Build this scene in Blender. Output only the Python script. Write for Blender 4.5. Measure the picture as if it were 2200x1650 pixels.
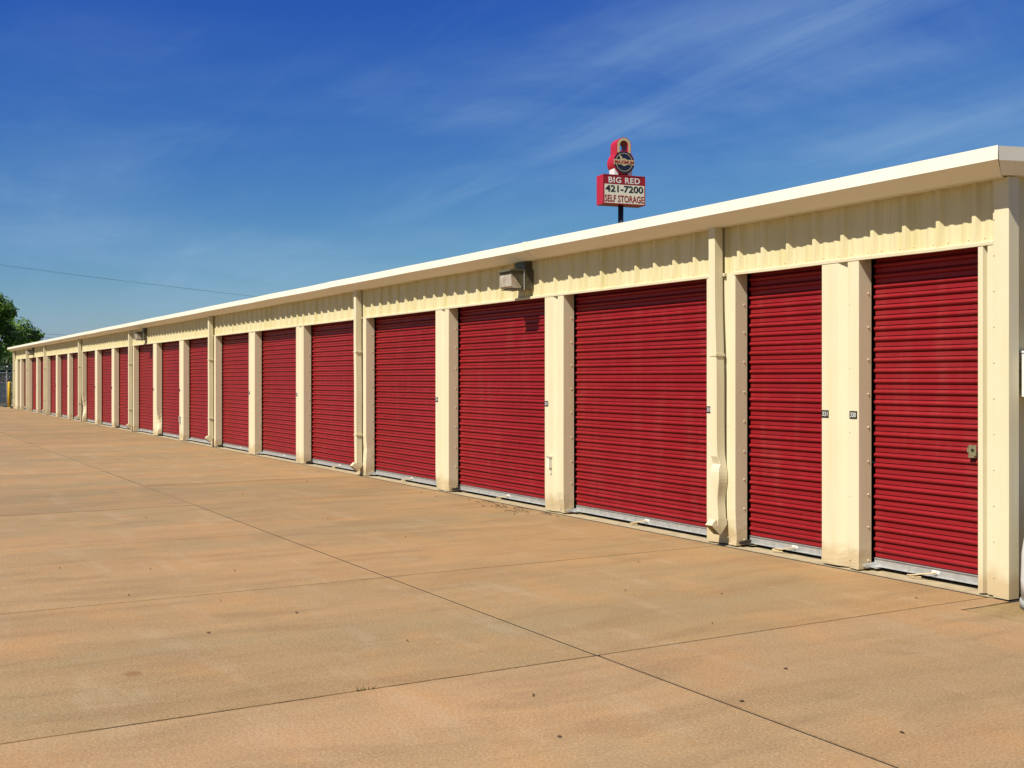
import bpy, math, random
from mathutils import Vector, Matrix, noise
random.seed(7)
R = math.radians
for o in list(bpy.data.objects): bpy.data.objects.remove(o)
sc = bpy.context.scene
col = sc.collection

# ---------------------------------------------------------------- camera, sky, sun, exposure
CAM = Vector((6.262, -6.745, 1.5))
YAW = R(59.91)
cd = bpy.data.cameras.new('camera'); cam = bpy.data.objects.new('camera', cd); col.objects.link(cam)
cam.location = CAM; cam.rotation_euler = (R(90), 0, YAW)
cd.sensor_width = 36; cd.lens = 36*2430/2200; cd.shift_y = -12/2200
cd.clip_start = 0.05; cd.clip_end = 3000
sc.camera = cam
sc.render.resolution_x = 1024; sc.render.resolution_y = 768

TOSUN = Vector((.286*.651, -.958*.651, .759)).normalized()
sun = bpy.data.lights.new('sun', 'SUN'); sun.energy = 5.0; sun.angle = R(.53); sun.color = (1, .94, .83)
so = bpy.data.objects.new('sun', sun); col.objects.link(so)
so.rotation_euler = TOSUN.to_track_quat('Z', 'Y').to_euler(); so.location = (10, -20, 30)

w = bpy.data.worlds.new('World'); sc.world = w; w.use_nodes = True
wn = w.node_tree; N = wn.nodes; L = wn.links
for n in list(N): N.remove(n)
def wnode(t, **k):
    n = N.new(t)
    for a, b in k.items(): setattr(n, a, b)
    return n
sky = wnode('ShaderNodeTexSky', sky_type='NISHITA', sun_disc=False)
sky.sun_elevation = math.asin(TOSUN.z); sky.sun_rotation = math.atan2(TOSUN.x, TOSUN.y)
sky.altitude = 0; sky.air_density = 1.0; sky.dust_density = .45; sky.ozone_density = 3.0
# camera-like colour response, the same in every direction
sc3 = wnode('ShaderNodeSeparateColor'); L.new(sky.outputs[0], sc3.inputs[0])
def wmath(op, a, b=None):
    n = wnode('ShaderNodeMath', operation=op)
    for i, v in enumerate((a, b)):
        if v is None: continue
        if isinstance(v, (int, float)): n.inputs[i].default_value = v
        else: L.new(v, n.inputs[i])
    return n.outputs[0]
cc3 = wnode('ShaderNodeCombineColor')
for i, (k_, g_) in enumerate(((.135, 2.05), (.283, 1.66), (2.65, .52))): L.new(wmath('MULTIPLY', wmath('POWER', sc3.outputs[i], g_), k_), cc3.inputs[i])
# thin cirrus on a flat layer high above: direction projected to a plane
tc = wnode('ShaderNodeTexCoord'); sep = wnode('ShaderNodeSeparateXYZ'); L.new(tc.outputs['Generated'], sep.inputs[0])
zc = wmath('ADD', wmath('MAXIMUM', sep.outputs[2], 0.0), .12)
px = wmath('DIVIDE', sep.outputs[0], zc); py = wmath('DIVIDE', sep.outputs[1], zc)
cb = wnode('ShaderNodeCombineXYZ'); L.new(px, cb.inputs[0]); L.new(py, cb.inputs[1])
def cirrus(rot, scale, loc, ns, p0, p1, amt, dist=.7, rough=.58):
    mp = wnode('ShaderNodeMapping'); L.new(cb.outputs[0], mp.inputs[0])
    mp.inputs['Rotation'].default_value = (0, 0, R(rot)); mp.inputs['Scale'].default_value = scale; mp.inputs['Location'].default_value = loc
    n1 = wnode('ShaderNodeTexNoise'); n1.inputs['Scale'].default_value = ns; n1.inputs['Detail'].default_value = 8; n1.inputs['Roughness'].default_value = rough; n1.inputs['Distortion'].default_value = dist
    L.new(mp.outputs[0], n1.inputs['Vector'])
    r1 = wnode('ShaderNodeValToRGB'); r1.color_ramp.elements[0].position = p0; r1.color_ramp.elements[1].position = p1
    r1.color_ramp.interpolation = 'EASE'; L.new(n1.outputs[0], r1.inputs[0])
    return wmath('MULTIPLY', r1.outputs[0], amt)
patch = cirrus(-20, (.9, .8, 1), (5, 2, 0), .9, .30, .66, 1.0, .4, .6)
cf = wmath('ADD', wmath('MULTIPLY', patch, cirrus(-66, (.26, .75, 1), (3.1, 1.7, 0), .8, .40, .78, .72, .9, .58)), cirrus(-58, (.30, 2.0, 1), (.4, 6.2, 0), 1.3, .47, .80, .34))
mx = wnode('ShaderNodeMix', data_type='RGBA'); L.new(cf, mx.inputs[0]); L.new(cc3.outputs[0], mx.inputs[6])
mx.inputs[7].default_value = (3.6, 5.8, 8.8, 1)
bg = wnode('ShaderNodeBackground'); bg.inputs[1].default_value = .05
L.new(mx.outputs[2], bg.inputs[0])
wo = wnode('ShaderNodeOutputWorld'); L.new(bg.outputs[0], wo.inputs[0])

sc.view_settings.view_transform = 'Standard'; sc.view_settings.look = 'None'
sc.view_settings.exposure = 0.62; sc.view_settings.gamma = 1
sc.render.engine = 'CYCLES'
sc.cycles.max_bounces = 6; sc.cycles.diffuse_bounces = 4

# ---------------------------------------------------------------- helpers
def lin(r, g, b):
    f = lambda c: (c/255/12.92) if c/255 <= .04045 else ((c/255+.055)/1.055)**2.4
    return (f(r), f(g), f(b))
class MB:
    def __init__(s): s.v = []; s.f = []; s.sm = []
    def add(s, v, f, smooth=False):
        b = len(s.v); s.v += [tuple(p) for p in v]
        for q in f: s.f.append(tuple(b+i for i in q)); s.sm.append(smooth)
        return s
    def box(s, x0, x1, y0, y1, z0, z1):
        return s.add([(x0,y0,z0),(x1,y0,z0),(x1,y1,z0),(x0,y1,z0),(x0,y0,z1),(x1,y0,z1),(x1,y1,z1),(x0,y1,z1)],
            [(0,3,2,1),(4,5,6,7),(0,1,5,4),(1,2,6,5),(2,3,7,6),(3,0,4,7)])
    def prism(s, prof, fn, a, b, levels=None, smooth=False):
        """closed profile prof [(p,q)] extruded; fn(p,q,t) -> xyz"""
        ts = levels or [a, b]; n = len(prof); v = []
        for t in ts: v += [fn(p, q, t) for p, q in prof]
        f = []
        for k in range(len(ts)-1):
            for i in range(n):
                j = (i+1) % n
                f.append((k*n+i, k*n+j, (k+1)*n+j, (k+1)*n+i))
        s.add(v, f, smooth)
        s.add([fn(p, q, ts[0]) for p, q in prof], [tuple(range(n))[::-1]])
        s.add([fn(p, q, ts[-1]) for p, q in prof], [tuple(range(n))])
        return s
    def tube(s, pts, r, n=6, cap=True, smooth=True):
        pts = [Vector(p) for p in pts]; rr = r if isinstance(r, (list, tuple)) else [r]*len(pts)
        v = []
        for i, p in enumerate(pts):
            d = (pts[min(i+1, len(pts)-1)]-pts[max(i-1, 0)]).normalized()
            a = d.cross(Vector((0,0,1)) if abs(d.z) < .9 else Vector((1,0,0))).normalized(); b = d.cross(a)
            for k in range(n):
                t = 2*math.pi*k/n; v.append(p+rr[i]*(math.cos(t)*a+math.sin(t)*b))
        f = [(i*n+k, i*n+(k+1)%n, (i+1)*n+(k+1)%n, (i+1)*n+k) for i in range(len(pts)-1) for k in range(n)]
        s.add(v, f, smooth)
        if cap: s.add(v[:n], [tuple(range(n))[::-1]]); s.add(v[-n:], [tuple(range(n))])
        return s
    def lathe(s, prof, c, n=20, smooth=True):
        v = []
        for r, z in prof:
            for k in range(n):
                t = 2*math.pi*k/n; v.append((c[0]+r*math.cos(t), c[1]+r*math.sin(t), c[2]+z))
        f = [(i*n+k, i*n+(k+1)%n, (i+1)*n+(k+1)%n, (i+1)*n+k) for i in range(len(prof)-1) for k in range(n)]
        s.add(v, f, smooth); s.add(v[:n], [tuple(range(n))[::-1]]); s.add(v[-n:], [tuple(range(n))])
        return s
    def dome(s, c, axis, r, h):
        """small screw head at c pointing along axis"""
        axis = Vector(axis); a = axis.orthogonal().normalized(); b = axis.cross(a); c = Vector(c)
        v = [c+r*(math.cos(k*math.pi/3)*a+math.sin(k*math.pi/3)*b) for k in range(6)]
        v += [c+axis*h+.6*r*(math.cos(k*math.pi/3)*a+math.sin(k*math.pi/3)*b) for k in range(6)]
        return s.add(v, [(k, (k+1)%6, 6+(k+1)%6, 6+k) for k in range(6)]+[tuple(range(6, 12))])
    def mesh(s, name):
        m = bpy.data.meshes.new(name); m.from_pydata(s.v, [], s.f)
        m.polygons.foreach_set('use_smooth', s.sm); m.update()
        import bmesh
        bm = bmesh.new(); bm.from_mesh(m); bmesh.ops.remove_doubles(bm, verts=bm.verts, dist=1e-5)
        bmesh.ops.recalc_face_normals(bm, faces=bm.faces); bm.to_mesh(m); bm.free()
        return m
    def raw(s, name):
        m = bpy.data.meshes.new(name); m.from_pydata(s.v, [], s.f); m.update(); return m
def obj(name, mesh, mat=None, parent=None, loc=(0,0,0), rot=(0,0,0), kind=None):
    if isinstance(mesh, MB): mesh = mesh.mesh(name)
    if mat is not None and not mesh.materials: mesh.materials.append(mat)
    o = bpy.data.objects.new(name, mesh); col.objects.link(o); o.parent = parent
    o.location = loc; o.rotation_euler = rot
    if kind: o['kind'] = kind
    return o
def tag(o, label=None, cat=None, group=None, kind=None):
    if label: o['label'] = label
    if cat: o['category'] = cat
    if group: o['group'] = group
    if kind: o['kind'] = kind
    return o
def empty(name, loc=(0,0,0), rz=0):
    o = bpy.data.objects.new(name, None); col.objects.link(o); o.location = loc; o.rotation_euler = (0,0,rz)
    o.empty_display_size = .2
    return o
def copy_tree(o, parent=None):
    c = o.copy(); col.objects.link(c); c.parent = parent
    for ch in list(o.children): copy_tree(ch, c)
    return c
def cw(X, Z, z):
    """camera-frame ground offsets (right X, ahead Z) to a world point"""
    s, c = math.sin(YAW), math.cos(YAW)
    return Vector((CAM.x+X*c-Z*s, CAM.y+X*s+Z*c, z))

# ---------------------------------------------------------------- materials
class Mat:
    def __init__(s, name):
        s.m = bpy.data.materials.new(name); s.m.use_nodes = True; s.t = s.m.node_tree
        s.b = s.t.nodes['Principled BSDF']
        s.geo = s.t.nodes.new('ShaderNodeNewGeometry')
        s.pos = s.geo.outputs['Position']
    def n(s, t, **k):
        n = s.t.nodes.new(t)
        for a, b in k.items(): setattr(n, a, b)
        return n
    def l(s, a, b): s.t.links.new(a, b)
    def map(s, scale=(1,1,1), loc=(0,0,0), rot=(0,0,0), src=None):
        m = s.n('ShaderNodeMapping'); m.inputs['Scale'].default_value = scale; m.inputs['Location'].default_value = loc; m.inputs['Rotation'].default_value = rot
        s.l(src or s.pos, m.inputs[0]); return m.outputs[0]
    def noise(s, vec, scale, detail=4, rough=.55, dist=0):
        n = s.n('ShaderNodeTexNoise'); n.inputs['Scale'].default_value = scale; n.inputs['Detail'].default_value = detail
        n.inputs['Roughness'].default_value = rough; n.inputs['Distortion'].default_value = dist
        s.l(vec, n.inputs['Vector']); return n.outputs[0]
    def ramp(s, fac, p0, p1, c0=(0,0,0), c1=(1,1,1)):
        r = s.n('ShaderNodeValToRGB'); e = r.color_ramp.elements
        e[0].position = p0; e[1].position = p1; e[0].color = (*c0, 1); e[1].color = (*c1, 1)
        s.l(fac, r.inputs[0]); return r.outputs[0]
    def mix(s, fac, a, b, mode='MIX'):
        m = s.n('ShaderNodeMix', data_type='RGBA', blend_type=mode)
        for i, v in ((0, fac), (6, a), (7, b)):
            if isinstance(v, (int, float)): m.inputs[i].default_value = v
            elif isinstance(v, tuple): m.inputs[i].default_value = (*v[:3], 1)
            else: s.l(v, m.inputs[i])
        return m.outputs[2]
    def math(s, op, a, b=None):
        m = s.n('ShaderNodeMath', operation=op)
        for i, v in enumerate((a, b)):
            if v is None: continue
            if isinstance(v, (int, float)): m.inputs[i].default_value = v
            else: s.l(v, m.inputs[i])
        return m.outputs[0]
    def bump(s, h, strength=.2, dist=.01):
        b = s.n('ShaderNodeBump'); b.inputs['Strength'].default_value = strength; b.inputs['Distance'].default_value = dist
        s.l(h, b.inputs['Height']); s.l(b.outputs[0], s.b.inputs['Normal'])
    def out(s, color, rough=.5, metal=0, spec=.5):
        if isinstance(color, tuple): s.b.inputs['Base Color'].default_value = (*color[:3], 1)
        else: s.l(color, s.b.inputs['Base Color'])
        if isinstance(rough, (int, float)): s.b.inputs['Roughness'].default_value = rough
        else: s.l(rough, s.b.inputs['Roughness'])
        s.b.inputs['Metallic'].default_value = metal; s.b.inputs['Specular IOR Level'].default_value = spec
        return s.m
def plain(name, c, rough=.5, metal=0, var=.12, scale=6, spec=.5):
    m = Mat(name); nz = m.noise(m.pos, scale, 4)
    d = tuple(x*(1-var) for x in c); e = tuple(min(1, x*(1+var)) for x in c)
    return m.out(m.ramp(nz, .3, .7, d, e), rough, metal, spec)

def cream_mat(name, base, streak):
    m = Mat(name)
    v = m.noise(m.map((9, 9, .55)), 1.0, 5, .6)                 # run-off streaks, long in z
    c = m.mix(m.math('MULTIPLY', m.ramp(v, .46, .75), streak), base, (base[0]*.78, base[1]*.76, base[2]*.45))
    b = m.noise(m.pos, 2.3, 4)
    c = m.mix(m.math('MULTIPLY', m.ramp(b, .4, .75), .22), c, (base[0]*.9, base[1]*.84, base[2]*.70))
    g = m.noise(m.map((60, 60, 60)), 1, 2)
    c = m.mix(m.math('MULTIPLY', m.ramp(g, .62, .72), .12), c, (.3, .2, .08))
    # mud splash close to the ground
    sz = m.n('ShaderNodeSeparateXYZ'); m.l(m.pos, sz.inputs[0])
    low = m.ramp(m.math('ADD', sz.outputs[2], m.math('MULTIPLY', m.noise(m.pos, 7, 4), -.22)), -.06, .10, (1,1,1), (0,0,0))
    c = m.mix(m.math('MULTIPLY', low, .55), c, (.38, .25, .11))
    m.bump(m.noise(m.map((3, 3, 1.6)), 1, 3), .10, .02)
    return m.out(c, .5, 0, .3)
M_cream = cream_mat('cream_painted_steel', (.570, .510, .345), .30)
M_header = cream_mat('cream_corrugated_steel', (.550, .485, .290), .60)
M_trim = cream_mat('off_white_trim_steel', (.68, .65, .54), .10)

def red_mat():
    m = Mat('red_door_enamel')
    v = m.noise(m.map((1.2, 1, 16)), 1, 4, .6)
    c = m.mix(m.ramp(v, .35, .7), (.180, .0058, .0090), (.225, .0090, .013))
    s2 = m.noise(m.map((6, 1, 55)), 1, 3, .65)
    c = m.mix(m.math('MULTIPLY', m.ramp(s2, .62, .80), .32), c, (.40, .06, .055))       # rub marks from rolling up
    d = m.noise(m.pos, 3.2, 5)
    c = m.mix(m.math('MULTIPLY', m.ramp(d, .5, .8), .25), c, (.15, .010, .010))
    fd = m.noise(m.map((.36, 0, .25), loc=(3.3, 0, 1)), 1, 2, .5)
    c = m.mix(m.math('MULTIPLY', m.ramp(fd, .42, .62), .35), c, (.245, .016, .020))        # sun-faded units
    du_ = m.noise(m.map((5, 1, .9), loc=(1, 0, 4)), 1, 6, .7)
    c = m.mix(m.math('MULTIPLY', m.ramp(du_, .50, .75), .12), c, (.30, .11, .075))          # dust
    m.bump(m.noise(m.map((1.5, 1, 5)), 1, 3), .10, .03)
    return m.out(c, m.ramp(du_, .4, .7, (.40,)*3, (.55,)*3), 0, .2)
M_red = red_mat()
M_alu = plain('grey_aluminium', (.46, .46, .44), .42, .55, .15, 20)
M_dark = plain('dark_steel_track', (.035, .028, .022), .6, .2)
M_bronze = plain('dark_bronze_housing', (.075, .065, .035), .5, .1, .25, 12)
M_galv = plain('galvanised_steel', (.55, .56, .56), .4, .6)
M_screw = plain('screw_heads', (.62, .52, .33), .45, .2)
M_white = plain('white_plastic', (.62, .62, .60), .4)
M_black = plain('black_plate', (.012, .011, .010), .5)
M_letw = plain('white_lettering', (.62, .60, .55), .5, 0, .03)
M_rope = plain('jute_rope', (.50, .38, .20), .9)
M_brass = plain('zinc_plated_latch', (.26, .24, .13), .4, .5, .2, 30)
M_yellow = plain('yellow_bollard_paint', (.58, .36, .02), .45)
M_wood = plain('weathered_pole_wood', (.13, .10, .075), .85)
M_cable = plain('black_cable', (.03, .03, .032), .6)

def lens_mat():
    m = Mat('prismatic_lens_glass')
    wv = m.n('ShaderNodeTexWave', wave_type='BANDS', bands_direction='Z'); wv.inputs['Scale'].default_value = 30
    m.l(m.pos, wv.inputs['Vector']); m.bump(wv.outputs[1], .5, .004)
    c = m.ramp(m.noise(m.pos, 14, 4), .3, .7, (.27, .22, .14), (.44, .39, .31))
    return m.out(c, .18, 0, .6)
M_lens = lens_mat()

def concrete(name, tint, grey, speck):
    m = Mat(name)
    info = m.n('ShaderNodeObjectInfo')
    big = m.noise(m.map((.55, .20, 1), rot=(0, 0, R(4))), 1.0, 5, .6, .4)
    med = m.noise(m.map((2.6, .45, 1), rot=(0, 0, R(-6))), 1.0, 6, .62, .3)      # wash streaks running away from the doors
    c = m.mix(m.ramp(big, .40, .60), tint, grey)
    c = m.mix(m.math('MULTIPLY', m.ramp(med, .42, .68), .55), c, (tint[0]*.68, tint[1]*.66, tint[2]*.62))
    m3 = m.noise(m.map((1.1, 1.5, 1), loc=(7, 3, 0)), 1.0, 5, .6)
    c = m.mix(m.math('MULTIPLY', m.ramp(m3, .50, .70), .45), c, (tint[0]*1.22, tint[1]*1.0, tint[2]*.72))   # rusty orange bloom
    m4 = m.noise(m.map((.8, 3.4, 1), loc=(2, 9, 0)), 1.0, 4, .6)
    c = m.mix(m.math('MULTIPLY', m.ramp(m4, .54, .74), .28), c, (.44, .36, .24))                              # pale laitance
    m5 = m.noise(m.map((3.0, .9, 1), loc=(1, 4, 0), rot=(0, 0, R(20))), 1.0, 6, .65, .5)
    c = m.mix(m.math('MULTIPLY', m.ramp(m5, .50, .64), .50), c, (tint[0]*.55, tint[1]*.55, tint[2]*.55))                # damp-looking dirt patches
    # slab to slab difference
    rv = m.n('ShaderNodeHueSaturation'); rv.inputs['Saturation'].default_value = 1
    m.l(m.math('ADD', .89, m.math('MULTIPLY', info.outputs['Random'], .20)), rv.inputs['Value']); m.l(c, rv.inputs['Color']); c = rv.outputs[0]
    # exposed aggregate
    f = m.noise(m.pos, 70, 5, .75)
    c = m.mix(m.math('MULTIPLY', m.ramp(f, .36, .66), .75), m.mix(.42, c, (.10, .055, .02)), m.mix(.20, c, (.62, .47, .29)))
    vo = m.n('ShaderNodeTexVoronoi', feature='F1'); vo.inputs['Scale'].default_value = 105; m.l(m.pos, vo.inputs['Vector'])
    sv = m.n('ShaderNodeSeparateColor'); m.l(vo.outputs['Color'], sv.inputs[0])
    near = m.math('LESS_THAN', vo.outputs['Distance'], .27)
    lt = m.math('MULTIPLY', near, m.math('GREATER_THAN', sv.outputs[0], 1-speck))
    dk = m.math('MULTIPLY', near, m.math('LESS_THAN', sv.outputs[0], speck*.8))
    c = m.mix(m.math('MULTIPLY', lt, .35), c, (.60, .52, .38)); c = m.mix(m.math('MULTIPLY', dk, .35), c, (.07, .04, .02))
    # one oil spot
    sb = m.n('ShaderNodeVectorMath', operation='DISTANCE'); sb.inputs[1].default_value = (.32, -5.53, 0)
    wob = m.math('ADD', sb.outputs['Value'], m.math('MULTIPLY', m.noise(m.pos, 14, 3), .05)); m.l(m.pos, sb.inputs[0])
    c = m.mix(m.math('MULTIPLY', m.ramp(wob, .060, .085, (1,1,1), (0,0,0)), .6), c, (.16, .075, .03))
    h = m.noise(m.pos, 130, 3, .7)
    m.bump(h, .28, .004)
    return m.out(c, m.ramp(big, .3, .7, (.68,)*3, (.88,)*3), 0, .25)
M_conc = concrete('tan_concrete', (.345, .204, .084), (.250, .178, .084), .10)
M_conc_near = concrete('pink_tan_concrete', (.380, .228, .106), (.315, .210, .100), .18)
M_conc_old = concrete('old_olive_concrete', (.27, .178, .066), (.25, .168, .066), .06)
M_floor = plain('pale_floor_slab', (.34, .27, .16), .85, 0, .2, 8)
mj = Mat('dirt_in_joints')
mj.out(mj.mix(mj.ramp(mj.noise(mj.map((.3, 2.2, 1)), 1, 5, .7), .46, .60), (.030, .017, .008), (.24, .145, .058)), .95, 0, .1); M_joint = mj.m
M_seal = plain('black_joint_sealant', (.012, .008, .005), .8, 0, .5, 40)

# ---------------------------------------------------------------- ground and pavement
gnd = MB().box(-900, 900, -900, 900, -.5, -.16)
mg = Mat('dry_grass_ground'); cgr = mg.ramp(mg.noise(mg.pos, .6, 6), .35, .7, (.06, .075, .02), (.16, .14, .06)); mg.out(cgr, .95, 0, .1)
tag(obj('ground', gnd, mg.m), kind='structure')
pave = empty('pavement'); tag(pave, kind='structure')
obj('base', MB().box(-63.5, 16, -18.2, -.048, -.155, -.0060), M_joint, pave)
obj('joint_seal', MB().box(-63.5, 16, -.055, -.02, -.157, -.006), M_seal, pave)
obj('joint_seal', MB().box(-63.5, 16, -3.29, -3.25, -.1, -.0040), M_seal, pave)
obj('edge_bed', MB().box(-63.5, 1.38, -.02, 3.0, -.156, -.006), M_seal, pave)
XJ = [1.19+2.8*k for k in range(5, -24, -1)]         # cross joints
rows = [(-.048, -3.264), (-3.280, -6.9), (-6.912, -10.5), (-10.51, -14.2), (-14.21, -18)]
slabm = {}
for i in range(len(XJ)-1):
    x1, x0 = XJ[i], XJ[i+1]
    for r, (ya, yb) in enumerate(rows):
        near = x0 > 1.0
        g = .009 if not near and abs(x1-1.19) > .1 else .012
        key = (r, near, round(g, 4))
        if key not in slabm:
            wx = 2.8-2*g; wy = ya-yb
            c = .002; m = MB()
            # slab with chamfered arris
            v = [(-wx/2,-wy/2,-.1),(wx/2,-wy/2,-.1),(wx/2,wy/2,-.1),(-wx/2,wy/2,-.1),
                 (-wx/2,-wy/2,-c),(wx/2,-wy/2,-c),(wx/2,wy/2,-c),(-wx/2,wy/2,-c),
                 (-wx/2+c,-wy/2+c,0),(wx/2-c,-wy/2+c,0),(wx/2-c,wy/2-c,0),(-wx/2+c,wy/2-c,0)]
            m.add(v, [(0,1,5,4),(1,2,6,5),(2,3,7,6),(3,0,4,7),(4,5,9,8),(5,6,10,9),(6,7,11,10),(7,4,8,11),(8,9,10,11),(0,3,2,1)])
            slabm[key] = m.mesh('concrete_slab'); slabm[key].materials.append(M_conc_near if near else M_conc)
        if near and r == 0 and i == XJ.index(1.19)-1:
            # this one is notched by the apron beside the building end
            m = MB(); prof = [(1.202, -3.262), (3.978, -3.262), (3.978, -.56), (1.375, -.56), (1.375, -.30), (1.36, -.048), (1.202, -.048)]
            m.prism(prof, lambda p, q, t: (p, q, t), -.1, .001)
            obj('concrete_slab', m, M_conc_near, pave); continue
        obj('concrete_slab', slabm[key], None, pave, ((x0+x1)/2, (ya+yb)/2, 0 if near else random.uniform(-.002, .002)))
obj('apron', MB().box(1.385, 16, -.55, 14, -.12, -.003), M_conc_old, pave)

# ---------------------------------------------------------------- the storage building
bld = empty('storage_building', (-26.8, 0, 0))
tag(bld, 'long low cream metal self storage building with red roll-up doors', 'storage building')
OFF = Vector((26.8, 0, 0))
def part(name, mesh, mat, parent=None, loc=(0,0,0), **k):
    p = parent or bld
    l = Vector(loc)+(OFF if parent is None else Vector((0,0,0)))
    return obj(name, mesh, mat, p, l, **k)
XR, XL = 1.31, -54.9
BACK = 9.0
SL = .065
ZL = 2.43
part('floor_slab', MB().box(XL+.02, XR-.015, .003, BACK-.05, -.2, -.0005), M_floor)
# end walls with shallow ribs, back wall
def ribbed(mb, x, out, y0, y1):
    prof = [(y0, 0)]
    y = y0+.25
    while y < y1-.2:
        prof += [(y-.04, 0), (y-.018, .03), (y+.018, .03), (y+.04, 0)]; y += .305
    prof += [(y1, 0), (y1, -.05), (y0, -.05)]
    ztop = lambda y: 2.980+SL*min(y+.24, BACK-y+.24)
    n = len(prof)
    v = [(x+out*q, p, .02) for p, q in prof]+[(x+out*q, p, ztop(p)) for p, q in prof]
    mb.add(v, [(i, (i+1)%n, n+(i+1)%n, n+i) for i in range(n)])
    return mb
part('end_wall', ribbed(MB(), XR-.03, 1, .06, BACK), M_header)
part('end_wall', ribbed(MB(), XL+.03, -1, .06, BACK), M_header)
part('back_wall', MB().box(XL+.05, XR-.05, BACK-.05, BACK, .02, 2.995), M_header)
# roof
rf = MB(); prof = [(-.238, 3.015), (BACK/2, 3.015+SL*(BACK/2+.24)), (BACK+.24, 3.015), (BACK+.24, 2.975), (BACK/2, 2.975+SL*(BACK/2+.24)), (-.238, 2.975)]
rf.prism(prof, lambda p, q, t: (t, p, q), XL-.08, XR+.10)
roof = part('roof', rf, M_trim)
# eave gutter in lengths
gp = [(-.253, 3.031), (-.253, 2.939), (-.246, 2.933), (-.10, 2.856), (.035, 2.862), (.035, 2.965), (-.240, 2.967), (-.242, 3.031)]
ge = [1.433]+[1.433-6.1*k for k in range(1, 9)]+[XL-.12]
for i in range(len(ge)-1):
    m = MB(); k = 6
    lv = [ge[i]-.0015-(ge[i]-ge[i+1]-.003)*j/k for j in range(k+1)]
    js = [(random.uniform(-.003, .003), random.uniform(-.004, .004)) for _ in lv]
    d = dict(zip(lv, js))
    e0, e1 = lv[0], lv[-1]
    def gf(p, q, t):
        u = (p+.253)/.288
        xx = t-(u*.165 if (i == 0 and t == e0) else 0)+(u*.165 if (i == len(ge)-2 and t == e1) else 0)
        return (xx, p+d[t][0]*(p < -.2), q+d[t][1])
    m.prism(gp, gf, 0, 0, lv)
    gt = part('gutter', m, M_trim)
    if i: part('joint_cover', MB().prism([(-.2565, 3.033), (-.2565, 2.937), (-.249, 2.929), (-.239, 2.931), (-.248, 2.939), (-.248, 3.033)], lambda p, q, t: (ge[i]+t, p, q), -.035, .035), M_trim, gt)
# rake trims at both ends
for sgn, xe in ((1, XR), (-1, XL)):
    m = MB(); pr = [(.125, 3.032), (.125, 2.938), (.05, 2.856), (-.04, 2.861), (-.04, 2.965), (.113, 2.965), (.113, 3.032)]
    def f(p, q, t):
        t = .03-(p+.04)/.165*.28 if t < 0 else t
        return (xe+sgn*p, t, q+SL*(min(t, BACK-t)+.253)-.002)
    m.prism(pr, f, 0, 0, [-.306, BACK/2, BACK+.3])
    part('rake_trim', m, M_trim)

# piers
PR = [0.0, -1.43]+[-4.25-2.795*k for k in range(18)]      # right edges
PW = .39
DENT = {}
def pier_mesh(W, dent, seed):
    rnd = random.Random(seed)
    c = .004
    prof = [(0, .14), (0, c), (c, 0), (.45*W, 0), (.65*W, .034), (.70*W, .034), (.715*W, 0), (W-c, 0), (W, c), (W, .14)]
    lv = [.012, .03, .06, .10, .16, .24, .33, .42, .52, .62, .75, 1.0, 1.4, 1.9, ZL+.012]
    ph = rnd.uniform(0, 9)
    def f(p, q, t):
        x, y, z = p, q, t
        lo = max(0, 1-t/.20)
        if q < .1:
            nx = noise.noise(Vector((p*9+ph, t*7, seed)))
            y += lo*lo*.035*nx
            x += lo*lo*.02*noise.noise(Vector((p*6, t*9+ph, seed+5)))
            if dent:
                for (dx, dz, rr, dep) in dent:
                    g = math.exp(-(((p-dx)/rr)**2+((t-dz)/(rr*1.6))**2))
                    y += dep*g; x -= .35*dep*g*(1 if p > W*.7 else 0)
        if t < .02: z += .012*noise.noise(Vector((p*14+ph, 0, seed)))
        return (x, y, z)
    m = MB(); m.prism(prof, f, 0, 0, lv)
    return m.mesh('pier')
plain_p = [pier_mesh(PW, None, s) for s in (1, 2, 3)]
special = {0: [(.33, .06, .06, .012)], 1: [(.33, .08, .09, .03), (.15, .05, .1, .03)], 2: [(.3, .05, .07, .035), (.12, .06, .06, .02)],
           3: [(.05, .05, .06, .02)], 4: [(.34, .42, .07, .025)], 9: [(.36, .33, .14, .09)], 13: [(.36, .45, .16, .10)], 8: [(.2, .06, .1, .02)]}
piers = []
for i, xr in enumerate(PR):
    me = pier_mesh(PW, special[i], 20+i) if i in special else plain_p[i % 3]
    p = part('pier', me, M_cream, None, (xr-PW, 0, 0)); piers.append(p)
    # screws up both door jambs
    if i < 9:
        s = MB(); rnd = random.Random(i)
        for k in range(9):
            z = .07+.262*k+rnd.uniform(-.01, .01)
            s.dome((PW, .105, z), (1, 0, 0), .0075, .007)
        for k in range(5):
            s.dome((.77*PW, 0, .08+.5*k), (0, -1, 0), .006, .005)
        part('screws', s, M_screw, p, kind='stuff')
# right end pier: two-plane panel and corner trim
m = MB(); prof = [(1.08, .14), (1.08, .004), (1.084, 0), (1.122, 0), (1.132, .034), (1.150, .034), (1.160, 0), (1.232, 0), (1.232, .14)]
m.prism(prof, lambda p, q, t: (p, q, t+(.010*noise.noise(Vector((p*30, 0, 2))) if t < .1 else 0)), .012, ZL+.012)
endp = part('pier', m, M_cream)
m = MB(); prof = [(1.205, -.003), (1.222, -.004), (1.226, -.016), (1.332, -.016), (1.336, -.012), (1.336, .092), (1.300, .094), (1.300, .03), (1.205, .03)]
m.prism(prof, lambda p, q, t: (p, q, t), .004, 2.864)
ct = part('corner_trim', m, M_cream)
s = MB()
for k in range(11): s.dome((1.214, -.004, .14+.245*k), (0, -1, 0), .0065, .006)
part('screws', s, M_screw, ct, kind='stuff')
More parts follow.
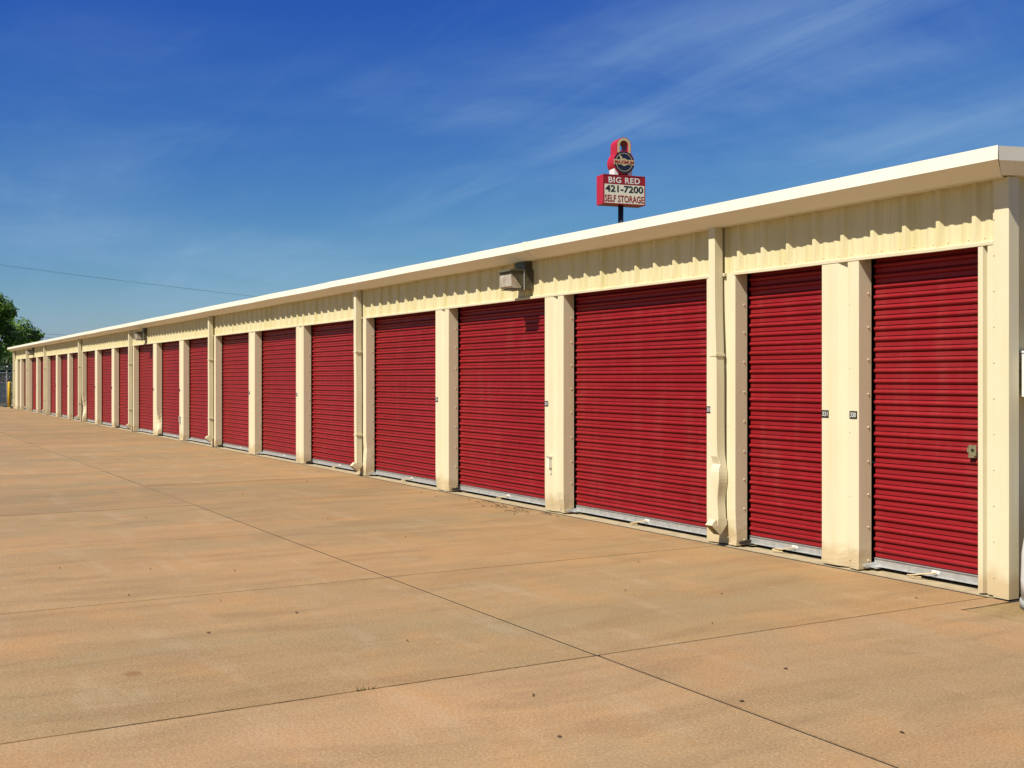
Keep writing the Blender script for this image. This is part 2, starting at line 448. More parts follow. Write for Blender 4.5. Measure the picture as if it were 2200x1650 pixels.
# left end pier
m = MB(); prof = [(XL, .14), (XL, 0), (-54.3, 0), (-54.28, .03), (-54.0, .03), (-53.98, 0), (-53.15, 0), (-53.15, .14)]
m.prism(prof, lambda p, q, t: (p, q, t), .008, ZL+.012)
part('pier', m, M_cream)

# header: corrugated panels, each 0.915 wide, and its lintel trim bay by bay
def header_prof(w):
    F = .034; pts = []
    for k in range(3):
        c = .1525+.305*k
        mn = lambda d: [(c+d-.028, F), (c+d-.012, F-.0055), (c+d+.012, F-.0055), (c+d+.028, F)]
        pts += mn(-.095)+[(c-.038, F), (c-.015, 0.0), (c+.015, 0.0), (c+.038, F)]+mn(.095)
    return [(0, F)]+pts+[(w, F), (w, .047), (0, .047)]
hm = MB().prism(header_prof(.9142), lambda p, q, t: (p, q, t), ZL+.004, 2.868).mesh('header_panel')
hsc = MB()
for k in range(3):
    hsc.dome((.1525+.305*k+.065, .034, ZL+.045), (0, -1, 0), .0065, .006)
    hsc.dome((.1525+.305*k-.065, .034, ZL+.045), (0, -1, 0), .0065, .006)
hscm = hsc.mesh('screws')
x = 1.20; npan = 0
while x > XL+.02:
    w_ = min(.915, x-XL-.02)
    if w_ > .9:
        ph_ = part('header_panel', hm, M_header, None, (x-.915, random.uniform(-.0015, .0015), 0))
        if npan < 22: part('screws', hscm, M_screw, ph_, kind='stuff')
    else:
        part('header_panel', MB().box(0, w_, .03, .045, ZL+.004, 2.868), M_header, None, (x-w_, 0, 0))
    x -= .915; npan += 1
DSP = [1, 4, 7, 10, 13, 16, 18]        # piers that carry a downspout
tx = [1.245]
for i in DSP: tx += [PR[i]-.135]
tx.append(XL)
tprof = [(-.004, ZL-.012), (-.006, ZL+.010), (.004, ZL+.017), (.036, ZL+.020), (.06, ZL+.018), (.06, ZL-.008), (.012, ZL-.009)]
for i in range(len(tx)-1):
    a = tx[i]-.004; b = tx[i+1]+.004+(.115 if i < len(tx)-2 else 0)
    n = 5; lv = [a+(b-a)*k/n for k in range(n+1)]; dz = {t: random.uniform(-.002, .002) for t in lv}
    part('lintel_trim', MB().prism(tprof, lambda p, q, t: (t, p, q+dz[t]), 0, 0, lv), M_cream)

# downspouts
def downspout(x, seed, crush=False, lean=.03):
    rnd = random.Random(seed)
    wd, dp = .085, .10
    zb = .20+rnd.uniform(-.03, .02)
    lv = [zb+(2.872-zb)*(k/70)**1.3 for k in range(71)] if crush else [zb+(2.872-zb)*k/16 for k in range(17)]
    c = .006
    prof = [(0, -c), (c, 0), (wd-c, 0), (wd, -c), (wd, -dp+c), (wd-c, -dp), (c, -dp), (0, -dp+c)]
    def f(p, q, t):
        s = (2.87-t)/2.67
        xx = p+lean*s+.004*math.sin(t*5+seed); yy = q
        if crush:
            g = math.exp(-((t-.62)/.14)**2); h2 = math.exp(-((t-.74)/.035)**2)
            xx += .028*g*(p/wd); yy += .030*h2*(1 if q < -.05 else 0)-.012*g*(1 if q < -.05 else 0)
            xx -= .012*math.exp(-((t-.40)/.12)**2)*(p/wd)
        return (xx, yy-.003, t)
    m = MB(); m.prism(prof, f, 0, 0, lv)
    d = part('downspout', m, M_cream, None, (x, 0, 0))
    # elbow kicking outwards and down, open mouthed
    e = MB(); g = .004
    ol = lean*(2.87-zb)/2.67+.002
    o_ = [(ol-g, -.0), (ol+wd+g, -.0), (ol+wd+g, -dp-g), (ol-g, -dp-g)]
    ring = [(zb+.03, 0, 0), (zb-.02, 0, 0), (zb-.075, -.075, -.035)]
    v = []
    for k, (z, dy, tl) in enumerate(ring):
        for (px_, py_) in o_:
            zz = z+(tl if py_ < -.05 else 0)*-1*0
            if k == 2: zz = z+(.055 if py_ < -.05 else -.035)
            v.append((px_, py_+dy-.003, zz))
    fa = [(k*4+i, k*4+(i+1)%4, (k+1)*4+(i+1)%4, (k+1)*4+i) for k in range(2) for i in range(4)]
    n0 = len(v)
    inn = []
    for (px_, py_, pz_) in v[8:12]:
        cx = ol+wd/2; inn.append((cx+(px_-cx)*.9, py_+(.004 if py_ < -.1 else -.004), pz_))
    inn2 = [(a, b+.05, cc+.05) for a, b, cc in inn]
    v += inn+inn2
    fa += [(8+i, 8+(i+1)%4, n0+(i+1)%4, n0+i) for i in range(4)]+[(n0+i, n0+(i+1)%4, n0+4+(i+1)%4, n0+4+i) for i in range(4)]+[(n0+4, n0+5, n0+6, n0+7)]
    e.add(v, fa); part('elbow', e, M_cream, d)
    for z in ((.62, 1.9) if not crush else (1.7,)):
        dxl = lean*(2.87-z)/2.67
        s = MB().box(dxl-.004, dxl+wd+.012, -dp-.008, -.001, z, z+.022)
        part('strap', s, M_cream, d)
    return d
for j, i in enumerate(DSP):
    downspout(PR[i]-.135-.115, j, crush=(j == 0), lean=(.055, .035, .03, .02, .01, .03, .02)[j])
downspout(-54.15, 9, lean=.02)

# roll-up doors
doors = [(0.0, 1.08), (-1.43, -PW)]
for i in range(2, len(PR)): doors.append((PR[i], PR[i-1]-PW))
doors.append((-53.15, PR[-1]-PW))
PITCH = .0823
def slat_prof():
    pts = [(.181, 0), (.181, .0050), (.169, .0062), (.169, .038), (.1745, .041)]
    n = 7
    for k in range(n+1):
        a = math.pi*k/n
        pts.append((.172-.021*max(0, math.sin(a))**.6, .043+(PITCH-.0435)*(k/n)))
    return pts
SP = slat_prof()
nsl = int((ZL+.06-.10)/PITCH)+1
for di, (xa, xb) in enumerate(doors):
    wd = xb-xa
    dr = empty('roll_up_door', (0, 0, 0)); dr.parent = bld; dr.location = OFF+Vector((xa, 0, 0))
    x0, x1 = .016, wd-.012
    if di < 7:
        prof = SP+[(.190, PITCH-.0005), (.190, 0)]
        me = MB().prism(prof, lambda p, q, t: (t, p, q), x0, x1).mesh('slat'); me.materials.append(M_red)
        for k in range(nsl):
            o = obj('slat', me, None, dr, (0, random.uniform(-.0012, .0012), .098+PITCH*k)); o.rotation_euler = (0, random.uniform(-.0006, .0006), 0)
    else:
        prof = []
        for k in range(nsl): prof += [(p, .098+PITCH*k+q) for p, q in SP[1:4]+SP[5::2]]
        prof += [(.190, .098+PITCH*nsl), (.190, .098)]
        me = MB(); n = len(prof)
        v = [(x0, p, q) for p, q in prof]+[(x1, p, q) for p, q in prof]
        me.add(v, [(i, (i+1)%n, n+(i+1)%n, n+i) for i in range(n)])
        obj('slats', me, M_red, dr, kind='stuff')
    bb = obj('bottom_bar', MB().prism([(.150, .030), (.150, .034), (.163, .036), (.163, .088), (.152, .094), (.188, .097), (.188, .030)], lambda p, q, t: (t, p, q), x0-.004, x1+.004), M_alu, dr)
    cxs = wd*(.55 if di < 2 else .54)
    if di < 12:
        obj('sticker', MB().box(cxs-.035, cxs+.035, .1605, .1635, .055, .079), M_white, bb)
        st = MB().prism([(.02, .035), (.02, .05), (.16, .062), (.16, .030), (.03, .026)], lambda p, q, t: (t, p+.02, q), .004, .03)
        st.box(.03, .085, .105, .160, .024, .034)
        obj('stop_bracket', st, M_dark if di % 2 else M_galv, bb)
    if di < 6:
        rnd = random.Random(di); pts = []
        for k in range(13):
            t = k/12
            pts.append((cxs+.02-.22*math.sin(t*2.6)*(.8+.3*rnd.random()), .155-.16*t*(1.2-t)-.01*rnd.random(), .05*(1-t)**3+.016+.004*rnd.random()))
        obj('pull_rope', MB().tube(pts, .0055, 5), M_rope, bb)
    for sx in ((0.001, .03), (wd-.03, wd-.001)):
        obj('track', MB().box(sx[0], sx[1], .192, .215, .012, ZL+.08), M_dark, dr)
    zl = .985
    if di == 0:
        x1 = .962; lt = MB(); lt.box(x1-.065, x1-.002, .140, .148, zl-.035, zl+.040); lt.box(x1-.055, x1-.004, .122, .148, zl-.050, zl-.036)
        lt.box(x1-.075, x1-.065, .138, .150, zl-.015, zl+.022)
        la = obj('latch', lt, M_brass, dr)
        hp = [( .013*math.cos(k*math.pi/4), .013*math.sin(k*math.pi/4)) for k in range(8)]
        obj('keyhole', MB().prism(hp, lambda p, q, t: (x1-.032+p, t, zl+.002+q), .1385, .1415), M_black, la)
    else:
        lt = MB(); lt.box(x1-.06, x1-.003, .142, .152, zl-.04, zl+.04); lt.box(x1-.05, x1-.004, .128, .142, zl-.03, zl-.015)
        obj('latch', lt, M_galv, dr)

# ---------------------------------------------------------------- lettering helper
def text_mesh(body, size, bold=0.0, extrude=.0008, sx=1.0, sp=1.0):
    cu = bpy.data.curves.new('t', 'FONT'); cu.body = body; cu.size = size; cu.align_x = 'CENTER'; cu.align_y = 'CENTER'
    cu.offset = bold*size; cu.extrude = extrude; cu.space_character = sp; cu.resolution_u = 4
    o = bpy.data.objects.new('t', cu); col.objects.link(o)
    dg = bpy.context.evaluated_depsgraph_get(); dg.update()
    me = bpy.data.meshes.new_from_object(o.evaluated_get(dg))
    bpy.data.objects.remove(o); bpy.data.curves.remove(cu)
    xs = [v.co.x for v in me.vertices]; ys = [v.co.y for v in me.vertices]
    cx, cy = (min(xs)+max(xs))/2, (min(ys)+max(ys))/2
    for v in me.vertices: v.co = Vector(((v.co.x-cx)*sx, -v.co.z, v.co.y-cy))   # stand it up, facing -y
    me.name = 'lettering'
    return me, (max(xs)-min(xs))*sx, max(ys)-min(ys)
def fit_text(body, w, h, bold=.02, extrude=.001, sp=1.0):
    me, tw, th = text_mesh(body, 1.0, bold, extrude, 1.0, sp)
    for v in me.vertices: v.co.x *= w/tw; v.co.z *= h/th; 
    return me

# unit number plates, screwed on the pier beside each door
ords = ['first', 'second', 'third', 'fourth', 'fifth', 'sixth', 'seventh', 'eighth', 'ninth', 'tenth', 'eleventh', 'twelfth', 'thirteenth', 'fourteenth',
        'fifteenth', 'sixteenth', 'seventeenth', 'eighteenth', 'nineteenth', 'twentieth', 'twenty-first', 'twenty-second']
plate_m = MB().box(-.038, .038, -.004, -.0005, -.030, .030).mesh('plate'); plate_m.materials.append(M_black)
for di, (xa, xb) in enumerate(doors):
    num = str(330+di)
    if di == 0: xc = -.052
    else: xc = xb+.040
    if di == len(doors)-1: break
    t = empty('number_sign', (xc, 0, 1.215))
    if di < 8: lab = ('small black plate with white number %s, right of the %s red door from the right' % (num, ords[di])) if di else 'small black plate with white number 330, left of the first narrow red door'
    else: lab = 'tiny dark number plate beside the %s red door from the right' % ords[di]
    tag(t, lab, 'number sign', 'unit number plates on the piers')
    obj('plate', plate_m, None, t)
    if di < 8:
        obj('lettering', fit_text(num, .056, .036, .006, .0006), M_letw, t, (0, -.0052, 0))

# small covered outlet boxes on two piers
def outlet(x, z, lab, mat):
    o = MB(); o.box(-.018, .018, -.045, -.001, -.045, .075); 
    o.prism([(-.05, .07), (-.058, .085), (-.001, .082), (-.001, .07)], lambda p, q, t: (t, p, q), -.024, .024)
    o.box(-.010, .010, -.020, -.001, -.11, -.045)
    ob = obj('outlet_box', o, mat); ob.location = (x, 0, z); tag(ob, lab, 'outlet box')
outlet(PR[2]-.25, .545, 'small cream outlet box on the pier between doors 332 and 333', M_trim)
outlet(PR[8]-.25, .50, 'small grey outlet box low on a far pier near the middle lamp', M_galv)

# ---------------------------------------------------------------- wall pack lamps
def wall_light(x, label):
    t = empty('wall_light', (x, 0, 2.53)); tag(t, label, 'wall light', 'flood lights under the eave')
    W = .29
    b = MB(); b.box(0, W, -.092, .028, 0, .225); b.box(.03, W-.03, -.07, .028, .225, .318); b.tube([(W*.5, -.06, .225), (W*.5, -.06, .26)], .02, 8)
    hb = obj('housing', b, M_bronze, t)
    fr = MB(); fr.box(-.004, W+.004, -.100, -.093, .214, .224); fr.box(W-.006, W+.004, -.100, -.093, -.012, .214); fr.box(-.004, .006, -.100, -.093, -.012, .214); fr.box(.006, W-.006, -.100, -.093, -.012, -.002)
    obj('gasket', fr, M_galv, hb)
    hd = MB()
    hd.prism([(-.101, .215), (-.262, .205), (-.262, .188), (-.118, .02), (-.101, .012)], lambda p, q, t: (t, p, q), .004, W-.004)
    hp = [(-.10, .222), (-.20, .228), (-.27, .222), (-.292, .205), (-.292, .195), (-.262, .206), (-.10, .210)]
    hd.prism(hp, lambda p, q, t: (t, p, q), -.006, W+.006)
    hd.box(.004, W-.004, -.235, -.101, -.006, .004)
    obj('hood', hd, M_bronze, t)
    ln = MB(); ln.prism([(-.258, .180), (-.268, .15), (-.262, .03), (-.240, .008), (-.135, .008), (-.125, .022)], lambda p, q, t: (t, p, q), .010, W-.010, smooth=False)
    obj('lens', ln, M_lens, t)
    return t
wall_light(-5.22, 'large bronze flood light with glass lens above the fourth red door')
wall_light(-25.0-.2, 'middle bronze flood light under the eave, small in the distance')
wall_light(PR[17]-.39-.9, 'farthest tiny flood light under the eave near the left end')

# ---------------------------------------------------------------- pole sign
M_sred = plain('sign_red_paint', (.38, .008, .020), .45, 0, .05, 2)
M_sdred = plain('sign_dark_red_face', (.25, .008, .008), .4, 0, .05, 2)
M_swhite = plain('sign_ivory_face', (.62, .57, .43), .4, 0, .04, 2)
M_snavy = plain('sign_navy_face', (.010, .012, .030), .4, 0, .1, 2)
M_sgold = plain('sign_tan_gold', (.46, .37, .19), .5, 0, .05, 2)
M_stxt = plain('sign_black_letters', (.010, .012, .010), .5)
M_srtxt = plain('sign_red_letters', (.26, .015, .01), .5)
M_pole = plain('sign_dark_blue_pole', (.02, .022, .035), .5)
sp0 = cw(5.95, 60.0, 0)
sg = empty('pole_sign', (sp0.x, sp0.y, 0)); sg.rotation_euler = (0, 0, YAW+R(20.6))
tag(sg, 'tall pole sign with red padlock above a BIG RED SELF STORAGE board', 'pole sign')
W, D, Z0, Z1 = 2.46, .82, 10.72, 12.27
obj('pole', MB().tube([(0, D/2, -.2), (0, D/2, Z0+.1)], .145, 16), M_pole, sg)
cab = obj('cabinet', MB().box(-W/2, W/2, 0, D, Z0, Z1), M_sred, sg)
fr = MB(); fw = .05
fr.box(-W/2-.004, W/2+.004, -.03, -.001, Z1-fw, Z1+.004); fr.box(-W/2-.004, W/2+.004, -.03, -.001, Z0-.004, Z0+fw)
fr.box(-W/2-.004, -W/2+fw, -.03, -.001, Z0+fw, Z1-fw); fr.box(W/2-fw, W/2+.004, -.03, -.001, Z0+fw, Z1-fw)
obj('frame', fr, M_sdred, cab)
zm = Z1-.50
f1 = obj('upper_face', MB().box(-W/2+fw, W/2-fw, -.018, -.002, zm, Z1-fw), M_sdred, cab)
f2 = obj('lower_face', MB().box(-W/2+fw, W/2-fw, -.017, -.002, Z0+fw, zm-.004), M_swhite, cab)
obj('lettering', fit_text('BIG RED', 1.84, .31, .018, .004, 1.12), M_letw, sg, (0, -.024, (zm+Z1-fw)/2))
obj('lettering', fit_text('421-7200', 2.22, .36, .022, .004), M_stxt, sg, (0, -.024, Z0+.82))
obj('lettering', fit_text('SELF STORAGE', 2.30, .36, .016, .004), M_srtxt, sg, (0, -.024, Z0+.30))
# padlock
LZ, LR = 12.97, .62
LD0, LD1 = .02, .80
pl = MB(); circ = [(LR*math.cos(2*math.pi*k/48), LZ+LR*math.sin(2*math.pi*k/48)) for k in range(48)]
pl.prism(circ, lambda p, q, t: (p, t, q), LD0, LD1)
lock = obj('padlock', pl, M_sred, sg)
def ring(r0, r1, y0, y1, n=48, cz=LZ):
    m = MB()
    for k in range(n):
        a, b = 2*math.pi*k/n, 2*math.pi*(k+1)/n
        q = [(r0*math.cos(a), r0*math.sin(a)), (r1*math.cos(a), r1*math.sin(a)), (r1*math.cos(b), r1*math.sin(b)), (r0*math.cos(b), r0*math.sin(b))]
        m.add([(p, y0, cz+z) for p, z in q]+[(p, y1, cz+z) for p, z in q], [(0,1,2,3),(7,6,5,4),(1,5,6,2),(0,3,7,4)])
    return m
fc = [(.585*math.cos(2*math.pi*k/48), LZ+.585*math.sin(2*math.pi*k/48)) for k in range(48)]
obj('dial', MB().prism(fc, lambda p, q, t: (p, t, q), LD0-.012, LD0-.001), M_snavy, lock)
obj('dial_ring', ring(.465, .490, LD0-.020, LD0-.0125), M_sgold, lock)
bar = MB().box(-.60, .60, LD0-.030, LD0-.013, LZ-.135, LZ+.135)
obj('name_bar', bar, M_sgold, lock)
hc = [(.20*math.cos(2*math.pi*k/24), LZ+.20*math.sin(2*math.pi*k/24)) for k in range(24)]
obj('hub', MB().prism(hc, lambda p, q, t: (p, t, q), LD0-.032, LD0-.0135), M_sgold, lock)
obj('pointer', MB().prism([(-.20, LZ+.13), (-.30, LZ+.42), (-.07, LZ+.22), (-.12, LZ+.22), (-.14, LZ+.14)], lambda p, q, t: (p, t, q), LD0-.022, LD0-.0128), M_sgold, lock)
obj('lettering', fit_text('MAXIMUM', 1.12, .19, .018, .003), M_srtxt, lock, (0, LD0-.037, LZ))
# shackle: arch with legs
def arch(ro, ri, y0, y1, cz, zb):
    n = 20
    o_ = [(-ro, zb)]+[(ro*math.cos(math.pi-math.pi*k/n), cz+ro*math.sin(math.pi*k/n)) for k in range(n+1)]+[(ro, zb)]
    i_ = [(-ri, zb)]+[(ri*math.cos(math.pi-math.pi*k/n), cz+ri*math.sin(math.pi*k/n)) for k in range(n+1)]+[(ri, zb)]
    m = MB(); N_ = len(o_)
    v = [(p, y0, q) for p, q in o_]+[(p, y0, q) for p, q in i_]+[(p, y1, q) for p, q in o_]+[(p, y1, q) for p, q in i_]
    f = []
    for k in range(N_-1):
        f += [(k, k+1, N_+k+1, N_+k), (2*N_+k, 3*N_+k, 3*N_+k+1, 2*N_+k+1), (k, 2*N_+k, 2*N_+k+1, k+1), (N_+k, N_+k+1, 3*N_+k+1, 3*N_+k)]
    return m.add(v, f)
sh = obj('shackle', arch(.42, .235, LD0, LD1, 13.87, LZ+.45), M_sred, sg)
obj('shackle_face', arch(.385, .255, LD0-.010, LD0-.001, 13.87, LZ+.50), M_sgold, sh)
for sx in (-1, 1):
    obj('support_block', MB().box(*sorted((sx*.30, sx*.52)), .10, .72, Z1+.001, LZ-.33), M_white, sg)

# ---------------------------------------------------------------- beside the right end
bx = MB(); bx.box(0, .20, 0, .34, 0, .30); bx.box(-.004, .206, -.006, .346, .300, .314); bx.tube([(.06, .1, .31), (.06, .1, 1.2)], .016, 8)
eb = obj('electrical_box', bx, M_white); eb.location = (XR+.005, .148, 1.375); tag(eb, 'white electrical box on the end wall at the right edge', 'electrical box')
tk = empty('utility_tank', (1.74, .055, -.02)); tag(tk, 'white rounded tank on a grey base beside the building corner', 'tank')
obj('shell', MB().lathe([(.292, .06), (.296, .2), (.290, .38), (.262, .56), (.20, .72), (.11, .80), (.02, .82)], (0, 0, 0), 28), M_white, tk)
obj('base_ring', MB().lathe([(.285, .018), (.302, .02), (.302, .07), (.285, .075)], (0, 0, 0), 28), plain('grey_base', (.33, .34, .31), .6), tk)

# ---------------------------------------------------------------- far left: bollard, fence, poles, wires, trees
bo = empty('bollard', (-56.75, .02, 0)); tag(bo, 'yellow steel bollard standing off the far left building corner', 'bollard')
obj('post', MB().lathe([(.085, -.05), (.085, 1.28), (.07, 1.315), (.035, 1.335), (.005, 1.34)], (0, 0, 0), 16), M_yellow, bo)
obj('footing', MB().lathe([(.15, -.01), (.145, .012), (.10, .02)], (0, 0, 0), 16), M_floor, bo)

fx = -60.5
fe = empty('chain_link_fence', (fx, 0, 0)); tag(fe, 'galvanised chain link fence with top rail behind the yellow bollard', 'fence')
FY0, FY1, FH = -9.0, 7.5, 1.80
for k in range(7):
    y = .30+2.75*(k-3)
    p = MB().tube([(0, y, -.2), (0, y, FH+.04), (.02, y, FH+.10), (.16, y, FH+.38)], [.034, .034, .030, .024], 8)
    obj('post', p, M_galv, fe)
obj('top_rail', MB().tube([(0, FY0, FH), (0, FY1, FH)], .024, 8), M_galv, fe)
cl = MB(); s_ = .075
d0 = FY0-FH
while d0 < FY1:
    for sg_ in (1, -1):
        a, b = max(FY0, d0), min(FY1, d0+FH)
        za, zb_ = a-d0, b-d0
        if sg_ < 0: za, zb_ = FH-za, FH-zb_
        if b > a: cl.tube([(.03, a, za), (.03, b, zb_)], .0016, 3, False, False)
    d0 += s_
obj('mesh', cl.raw('mesh'), M_galv, fe, kind='stuff')
for k in range(3):
    obj('barbed_wire', MB().tube([(.06+.045*k, FY0, FH+.18+.08*k), (.06+.045*k, FY1, FH+.18+.08*k)], .004, 4), M_galv, fe)

# utility poles (one outside the frame, one hidden behind the building) and their wires
PA, PB = (-35.0, 55.0), (-11.7, 115.0)
ends = {}
for nm, (X, Z) in (('near', PA), ('far', PB)):
    p = cw(X, Z, 0); u = empty('utility_pole', p, YAW+math.atan2(PB[1]-PA[1], PB[0]-PA[0]))
    tag(u, 'wooden utility pole beyond the left edge of the yard' if nm == 'near' else 'wooden utility pole standing far behind the storage building', 'utility pole', 'utility poles behind the yard')
    obj('shaft', MB().tube([(0, 0, -.5), (0, 0, 8.9)], [.16, .11], 12), M_wood, u)
    obj('crossarm', MB().box(-.06, .06, -1.1, 1.1, 8.15, 8.28), M_wood, u)
dv = Vector((PB[0]-PA[0], PB[1]-PA[1])).normalized(); nv = Vector((-dv.y, dv.x))
def wire(off, z, r, sag, lab):
    pts = []
    for k in range(25):
        t = k/24
        X = PA[0]+(PB[0]-PA[0])*t+nv.x*off; Z = PA[1]+(PB[1]-PA[1])*t+nv.y*off
        pts.append(cw(X, Z, z-sag*4*t*(1-t)))
    o = obj('overhead_wire', MB().tube(pts, r, 5), M_cable); tag(o, lab, 'wire', 'overhead wires')
wire(-.9, 8.35, .0055, .35, 'upper power line sloping down behind the roof, lower of the close pair')
wire(.9, 8.35, .004, .10, 'thinnest faint power line just above the other upper line')
wire(.12, 4.15, .012, .15, 'thick dark cable crossing behind the roof beside the tree')
wire(-.12, 4.35, .008, .12, 'thin cable running just above the thick cable by the tree')

def leaf_mat(name, a, b):
    m = Mat(name); info = m.n('ShaderNodeNewGeometry')
    c = m.ramp(info.outputs['Random Per Island'], 0, 1, a, b)
    c = m.mix(m.math('MULTIPLY', m.ramp(m.noise(m.pos, .55, 3), .42, .66), .6), c, (b[0]*1.15, b[1]*1.1, b[2]*.9))
    mm = m.out(c, .55, 0, .3)
    tr = m.n('ShaderNodeBsdfTranslucent'); m.l(c, tr.inputs[0]); ad = m.n('ShaderNodeMixShader'); ad.inputs[0].default_value = .28
    outn = [n for n in m.t.nodes if n.type == 'OUTPUT_MATERIAL'][0]
    m.l(m.b.outputs[0], ad.inputs[1]); m.l(tr.outputs[0], ad.inputs[2]); m.l(ad.outputs[0], outn.inputs[0])
    return mm
M_leafA = leaf_mat('oak_leaves', (.045, .10, .014), (.15, .26, .034))
M_leafB = leaf_mat('shrub_leaves', (.014, .032, .008), (.045, .08, .016))
M_bark = plain('bark', (.11, .095, .08), .9)
def foliage(seed, clumps, per, size):
    rnd = random.Random(seed); m = MB()
    for (c, r) in clumps:
        for _ in range(per):
            d = Vector((rnd.gauss(0,1), rnd.gauss(0,1), rnd.gauss(0,1))).normalized()
            p = Vector(c)+Vector((d.x*r[0], d.y*r[1], d.z*r[2]))*(rnd.random()**.38)*rnd.uniform(.85, 1.12)
            nrm = (d+Vector((rnd.uniform(-.9,.9), rnd.uniform(-.9,.9), rnd.uniform(-.2,1.1)))).normalized()
            a = nrm.orthogonal().normalized(); a.rotate(Matrix.Rotation(rnd.uniform(0, 6.28), 3, nrm)); b = nrm.cross(a)
            s = size*rnd.uniform(.6, 1.25)
            m.add([p-a*s, p-b*s*.42, p+a*s, p+b*s*.42], [(0,1,2,3)])
    return m.raw('crown')
def tree(name, loc, crown_c, crown_r, n, seed, label, mat, trunk_r=.3, per=420, size=.20):
    rnd = random.Random(seed)
    t = empty(name, loc); tag(t, label, 'tree')
    cl = []
    for k in range(n):
        d = Vector((rnd.gauss(0,1), rnd.gauss(0,1), rnd.gauss(0,1))).normalized(); q = rnd.random()**.33*.84
        c = Vector(crown_c)+Vector((d.x*crown_r[0]*q, d.y*crown_r[1]*q, d.z*crown_r[2]*q)); rr = rnd.uniform(.15, .27)*crown_r[0]
        cl.append((c, (rr, rr, rr*rnd.uniform(.65, .9))))
    obj('crown', foliage(seed, cl, per, size), mat, t)
    tm = MB(); tm.tube([(0,0,-.3), (.05,.03,crown_c[2]*.35), (-.05,0,crown_c[2]*.8), (0,.1,crown_c[2]+crown_r[2]*.4)], [trunk_r*1.25, trunk_r, trunk_r*.75, trunk_r*.25], 10)
    for c, r in cl[:14]:
        z = rnd.uniform(.45, .95)*crown_c[2]
        tm.tube([(0, 0, z), (c[0]*.5, c[1]*.5, (z+c[2])/2+.2), tuple(c)], [trunk_r*.4, trunk_r*.25, .03], 6)
    obj('trunk', tm, M_bark, t)
tree('shade_tree', cw(-45.8, 92, -.1), (0, 0, 5.4), (5.9, 5.9, 5.3), 62, 3, 'big leafy green tree rising above the far left roof corner', M_leafA)
tree('shade_tree', cw(-50.5, 108, -.1), (0, 0, 4.6), (5.6, 5.6, 4.8), 46, 5, 'smaller green tree standing behind the big leafy one', M_leafA, .3, 380, .22)
def shrub(loc, r, h, seed, lab):
    rnd = random.Random(seed); t = empty('shrub', loc); tag(t, lab, 'shrub', 'dark shrubs behind the fence')
    cl = [((rnd.uniform(-r, r)*.7, rnd.uniform(-r, r)*.7, h*rnd.uniform(.2, .75)), (r*.5, r*.5, h*.28)) for _ in range(12)]
    obj('foliage', foliage(seed, cl, 260, .14), M_leafB, t)
    obj('stem', MB().tube([(0,0,-.2), (.05,0,h*.5)], [.06, .03], 6), M_bark, t)
shrub(cw(-33.6, 72.5, -.1), 2.0, 3.3, 11, 'dark shrub behind the fence, just left of the building end')
shrub(cw(-36.8, 75, -.1), 2.2, 3.0, 12, 'dark shrub behind the fence at the left photo edge')
shrub(cw(-30.5, 74, -.1), 2.0, 3.2, 13, 'dark shrub mostly hidden behind the far building end')
du = empty('dumpster', cw(-31.7, 68.6, -.1), R(12)); tag(du, 'blue grey metal dumpster seen through the chain link fence', 'dumpster')
M_blue = plain('faded_blue_steel', (.10, .14, .17), .6, .1, .25, 3)
obj('body', MB().prism([(-.75, .12), (.75, .12), (.95, 1.25), (-.95, 1.25)], lambda p, q, t: (p, t, q), -.9, .9), M_blue, du)
obj('lid', MB().prism([(-.98, 1.252), (.98, 1.252), (.96, 1.32), (-.96, 1.42)], lambda p, q, t: (p, t, q), -.92, .92), M_dark, du)
for k in range(3): obj('rib', MB().box(-.6+.55*k, -.52+.55*k, -.95, -.901, .2, 1.2), M_blue, du)

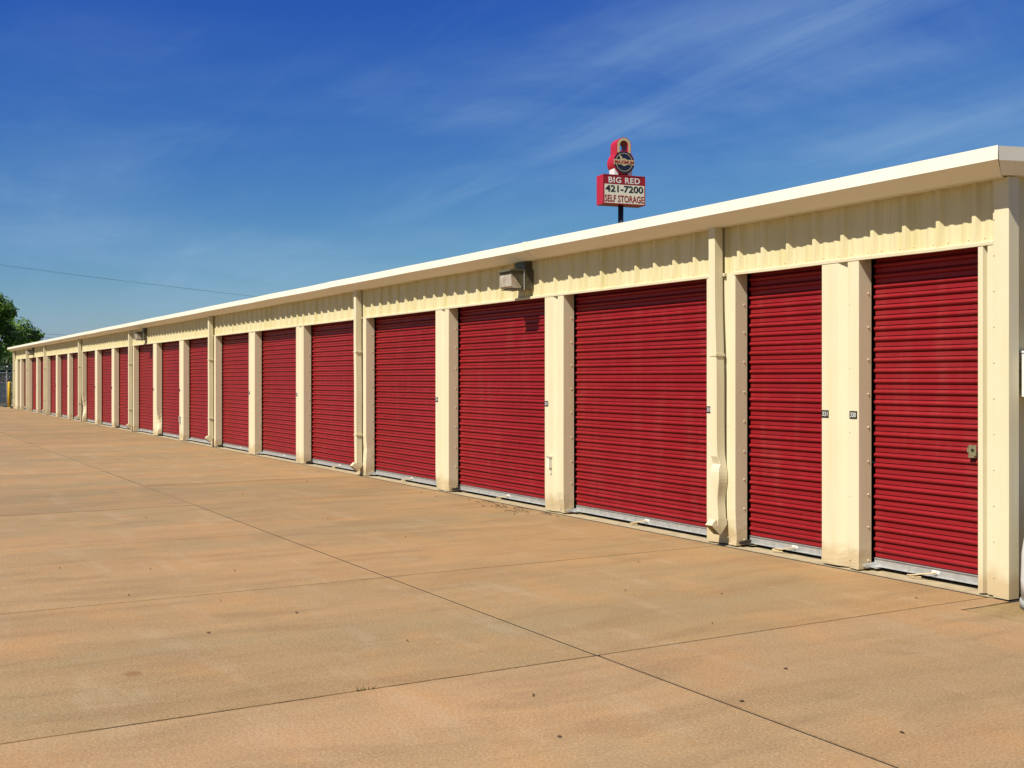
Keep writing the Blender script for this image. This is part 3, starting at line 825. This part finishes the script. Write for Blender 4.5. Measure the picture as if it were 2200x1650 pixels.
# ---------------------------------------------------------------- litter on the concrete
rnd = random.Random(21); db = MB()
spots = [(1.9,-2.6),(2.2,-3.2),(1.0,-2.2),(-.3,-2.0),(.1,-1.6),(-1.1,-1.2),(-1.4,-4.6),(-.6,-4.4),(-2.4,-4.2),(-2.9,-4.7),(-1.9,-5.2),(-.4,-5.0),(-3.3,-5.3),(.4,-4.0),(-5.2,-2.4),
         (-4.4,-.5),(-4.9,-.3),(-5.3,-.35),(-5.8,-.25),(-6.6,-.3),(2.9,-2.9),(2.2,-4.3),(1.6,-4.0),(-6.2,-4.0),(-8,-2.5),(-9.5,-1.0),(-7.2,-.25),(.9,-.6),(-11,-.4),(-3.4,-2.2)]
for (x, y) in spots:
    a = rnd.uniform(0, 6.28); l = rnd.uniform(.005, .012); p0 = Vector((x+rnd.uniform(-.1,.1), y+rnd.uniform(-.1,.1), .006))
    dx = Vector((math.cos(a), math.sin(a), 0))
    db.tube([p0-dx*l, p0+Vector((0,0,.002)), p0+dx*l+Vector((dx.y, -dx.x, 0))*l*.5], [.002, .0045, .002], 5)
for k in range(26):
    a = rnd.uniform(-.5, .5); x = -5.0+rnd.gauss(0, .45); y = -.12-abs(rnd.gauss(0, .14)); l = rnd.uniform(.03, .12)
    dx = Vector((math.cos(a), math.sin(a), 0)); p0 = Vector((x, y, .008))
    db.tube([p0-dx*l, p0+Vector((0, 0, .01)), p0+dx*l], .0028, 4)
tag(obj('litter', db, plain('dry_litter', (.055, .028, .012), .9)), 'dry twigs and leaf crumbs scattered on the concrete', 'litter', kind='stuff')
wd_ = MB(); rnd = random.Random(4)
for k in range(12):
    a = rnd.uniform(0, 6.28); l = rnd.uniform(.015, .035); c = Vector((1.19+rnd.uniform(-.006,.006), -4.62+rnd.uniform(-.05,.05), -.005))
    dx = Vector((math.cos(a), math.sin(a), 0))
    wd_.add([c-Vector((dx.y,-dx.x,0))*.004, c+Vector((dx.y,-dx.x,0))*.004, c+dx*l+Vector((0,0,.025))], [(0,1,2)])
tag(obj('weed', wd_.raw('weed'), M_leafB), 'tiny green weed growing in the near concrete joint', 'weed')
